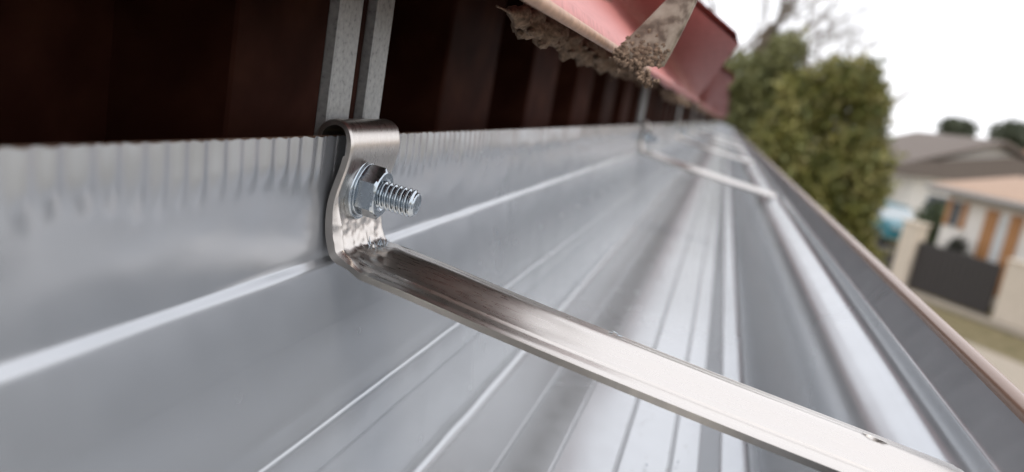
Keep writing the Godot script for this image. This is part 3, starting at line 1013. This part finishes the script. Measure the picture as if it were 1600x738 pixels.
func build_street():
	# boundary: cream pillar, dark sliding gate, cream wall, all on one line
	var turn := atan2(0.7865, 0.6176)
	var base := Vector3(5.78, 0, -22.87)
	var b := Basis(Vector3.UP, -turn)
	var p := thing("gate_pillar", "broad cream rendered pillar left of the dark gate", "pillar", base + b * Vector3(-0.33, 0, 0), -turn)
	wall_box(p, "shaft", M.cream, Vector3(0.50, 1.76, 0.42), Vector3.ZERO, 0.02)
	wall_box(p, "cap", M.cream, Vector3(0.58, 0.07, 0.50), Vector3(0, 1.762, 0), 0.02)
	var g := thing("driveway_gate", "solid dark brown driveway gate between cream pillar and cream wall", "gate", base + b * Vector3(1.12, 0, 0.02), -turn)
	wall_box(g, "frame", M.gate, Vector3(2.36, 1.30, 0.05), Vector3(0, 0.05, 0), 0.008)
	for k in 13:
		wall_box(g, "board", M.gate, Vector3(0.166, 1.20, 0.024), Vector3(-1.08 + 0.18 * k, 0.10, 0.037), 0.006)
	var w := thing("boundary_wall", "cream rendered garden wall right of the dark gate", "wall", base + b * Vector3(2.42, 0, 0), -turn)
	wall_box(w, "wall", M.cream, Vector3(9.0, 1.50, 0.24), Vector3(4.55, 0, 0), 0.02)
	wall_box(w, "coping", M.cream, Vector3(9.1, 0.06, 0.32), Vector3(4.56, 1.502, 0), 0.02)
	wall_box(w, "letter_box", M.frame_white, Vector3(0.34, 0.26, 0.10), Vector3(1.05, 0.95, 0.172), 0.01)
	# the wall goes on behind the tree, left of the pillar
	w = thing("boundary_wall", "low dark hedge wall left of the cream pillar", "wall", base + b * Vector3(-0.62, 0, 0), -turn)
	wall_box(w, "wall", M.gate, Vector3(6.0, 0.9, 0.2), Vector3(-3.0, 0, 0), 0.02)
	# small turquoise car parked beyond
	var c := thing("parked_car", "small turquoise car parked between the olive tree and the cream pillar", "car", Vector3(6.98, 0, -33.6), 0.3)
	var side := PackedVector2Array([Vector2(-1.75, 0.35), Vector2(-1.80, 0.75), Vector2(-1.70, 0.92), Vector2(-0.95, 1.0), Vector2(1.70, 1.0), Vector2(1.80, 0.80), Vector2(1.78, 0.35)])
	part("body", prism(side, -0.78, 0.78), M.car, c, Transform3D(Basis(Vector3.UP, PI / 2), Vector3.ZERO))
	part("cabin", prism(PackedVector2Array([Vector2(-0.95, 1.0), Vector2(-0.35, 1.48), Vector2(1.15, 1.5), Vector2(1.68, 1.0)]), -0.66, 0.66), M.lamp_glass, c, Transform3D(Basis(Vector3.UP, PI / 2), Vector3(0, 0.002, 0)))
	wall_box(c, "roof", M.car, Vector3(1.3, 0.05, 1.5), Vector3(0, 1.50, -0.4), 0.02)
	for x in [-0.72, 0.72]:
		for z in [-1.15, 1.15]:
			var wh := part("wheel", lathe([Vector2(-0.09, 0.0), Vector2(-0.09, 0.27), Vector2(-0.06, 0.30), Vector2(0.06, 0.30), Vector2(0.09, 0.27), Vector2(0.09, 0.0)], 20), M.tyre, c, Transform3D(Basis(), Vector3(x, 0.30, z)))
		wall_box(c, "headlight", M.lamp_glass, Vector3(0.3, 0.14, 0.06), Vector3(x * 0.75, 0.72, 1.79), 0.02)
	# kerb
	struct("kerb", block(Vector3(14.0, 0.12, 0.14), 0.02), M.path, "pale kerb along the grass strip before the gate", Transform3D(b, base + b * Vector3(2.0, 0, 0.9)))

func build_ground():
	var st := PlaneMesh.new()
	st.size = Vector2(900, 900)
	struct("ground", st, M.grass, "brownish winter grass ground", Transform3D(Basis(), Vector3(0, 0, 0)))
	var turn := atan2(0.7865, 0.6176)
	var b := Basis(Vector3.UP, -turn)
	var base := Vector3(5.78, 0, -22.87)
	var p := PlaneMesh.new()
	p.size = Vector2(14.0, 0.8)
	struct("pavement", p, M.path, "pale strip of pavement at the foot of the gate", Transform3D(b, base + b * Vector3(2.0, 0.004, 0.42)))
	p = PlaneMesh.new()
	p.size = Vector2(20.0, 4.0)
	struct("path", p, M.path, "beige gravel path in the lower right", Transform3D(b, base + b * Vector3(2.0, 0.004, 5.3)))

# ---------------------------------------------------------------- all
func _ready():
	var cam := Camera3D.new()
	cam.name = "camera"
	add_child(cam)
	cam.transform = Transform3D(Basis(Vector3(0.94874538, 0.17042587, -0.26615263), Vector3(-0.21351628, 0.96653313, -0.1422129), Vector3(0.23300857, 0.19175175, 0.95338254)), Vector3(0, H, 0))
	var at := CameraAttributesPhysical.new()
	at.frustum_focal_length = 39.02
	at.frustum_focus_distance = 0.163
	at.frustum_near = 0.005
	at.frustum_far = 1500.0
	at.exposure_aperture = 39.02 / 2.2
	cam.attributes = at
	cam.current = true
	var env := Environment.new()
	var sky := Sky.new()
	var sm := ProceduralSkyMaterial.new()
	sm.sky_top_color = Color(0.94, 0.95, 0.98)
	sm.sky_horizon_color = Color(0.97, 0.97, 0.98)
	sm.sky_curve = 0.2
	sm.ground_bottom_color = Color(0.30, 0.28, 0.25)
	sm.ground_horizon_color = Color(0.55, 0.53, 0.50)
	sm.sun_angle_max = 1.0
	sky.sky_material = sm
	env.background_mode = Environment.BG_SKY
	env.sky = sky
	env.tonemap_mode = Environment.TONE_MAPPER_LINEAR
	env.tonemap_exposure = 1.7
	env.sdfgi_enabled = true
	env.ssao_enabled = true
	env.ssil_enabled = true
	var we := WorldEnvironment.new()
	we.environment = env
	add_child(we)
	var sun := DirectionalLight3D.new()
	sun.light_energy = 0.3
	sun.light_angular_distance = 20.0
	sun.light_color = Color(1.0, 0.97, 0.93)
	sun.shadow_enabled = true
	add_child(sun)
	sun.look_at_from_position(Vector3(6, 12, 4), Vector3.ZERO)

	materials()
	build_ground()
	build_building()
	build_gutter()
	var br := build_bracket(-0.152)
	var stp := build_strap(-0.152)
	var nth := ["second bracket along the gutter, blurred bright bar behind the sharp one", "third bracket along the gutter, short pale bar beyond the second", "fourth bracket along the gutter, near its far end", "fifth bracket along the gutter, almost at the vanishing point"]
	var sth := ["second blurred grey strap, above the second bracket", "third blurred grey strap, thin and faint before the far eave", "fourth hanging strap along the gutter, tiny near the far end", "fifth hanging strap along the gutter, at the vanishing point"]
	for k in 4:
		copies(br, Vector3(0, H, -0.152 - SPACING * (k + 1)), nth[k])
		copies(stp, Vector3(-0.0795, H, -0.152 - SPACING * (k + 1)), sth[k])
	build_shavings()
	build_eave_dirt()
	build_street()
	build_house()
	build_far_houses()
	build_trees()
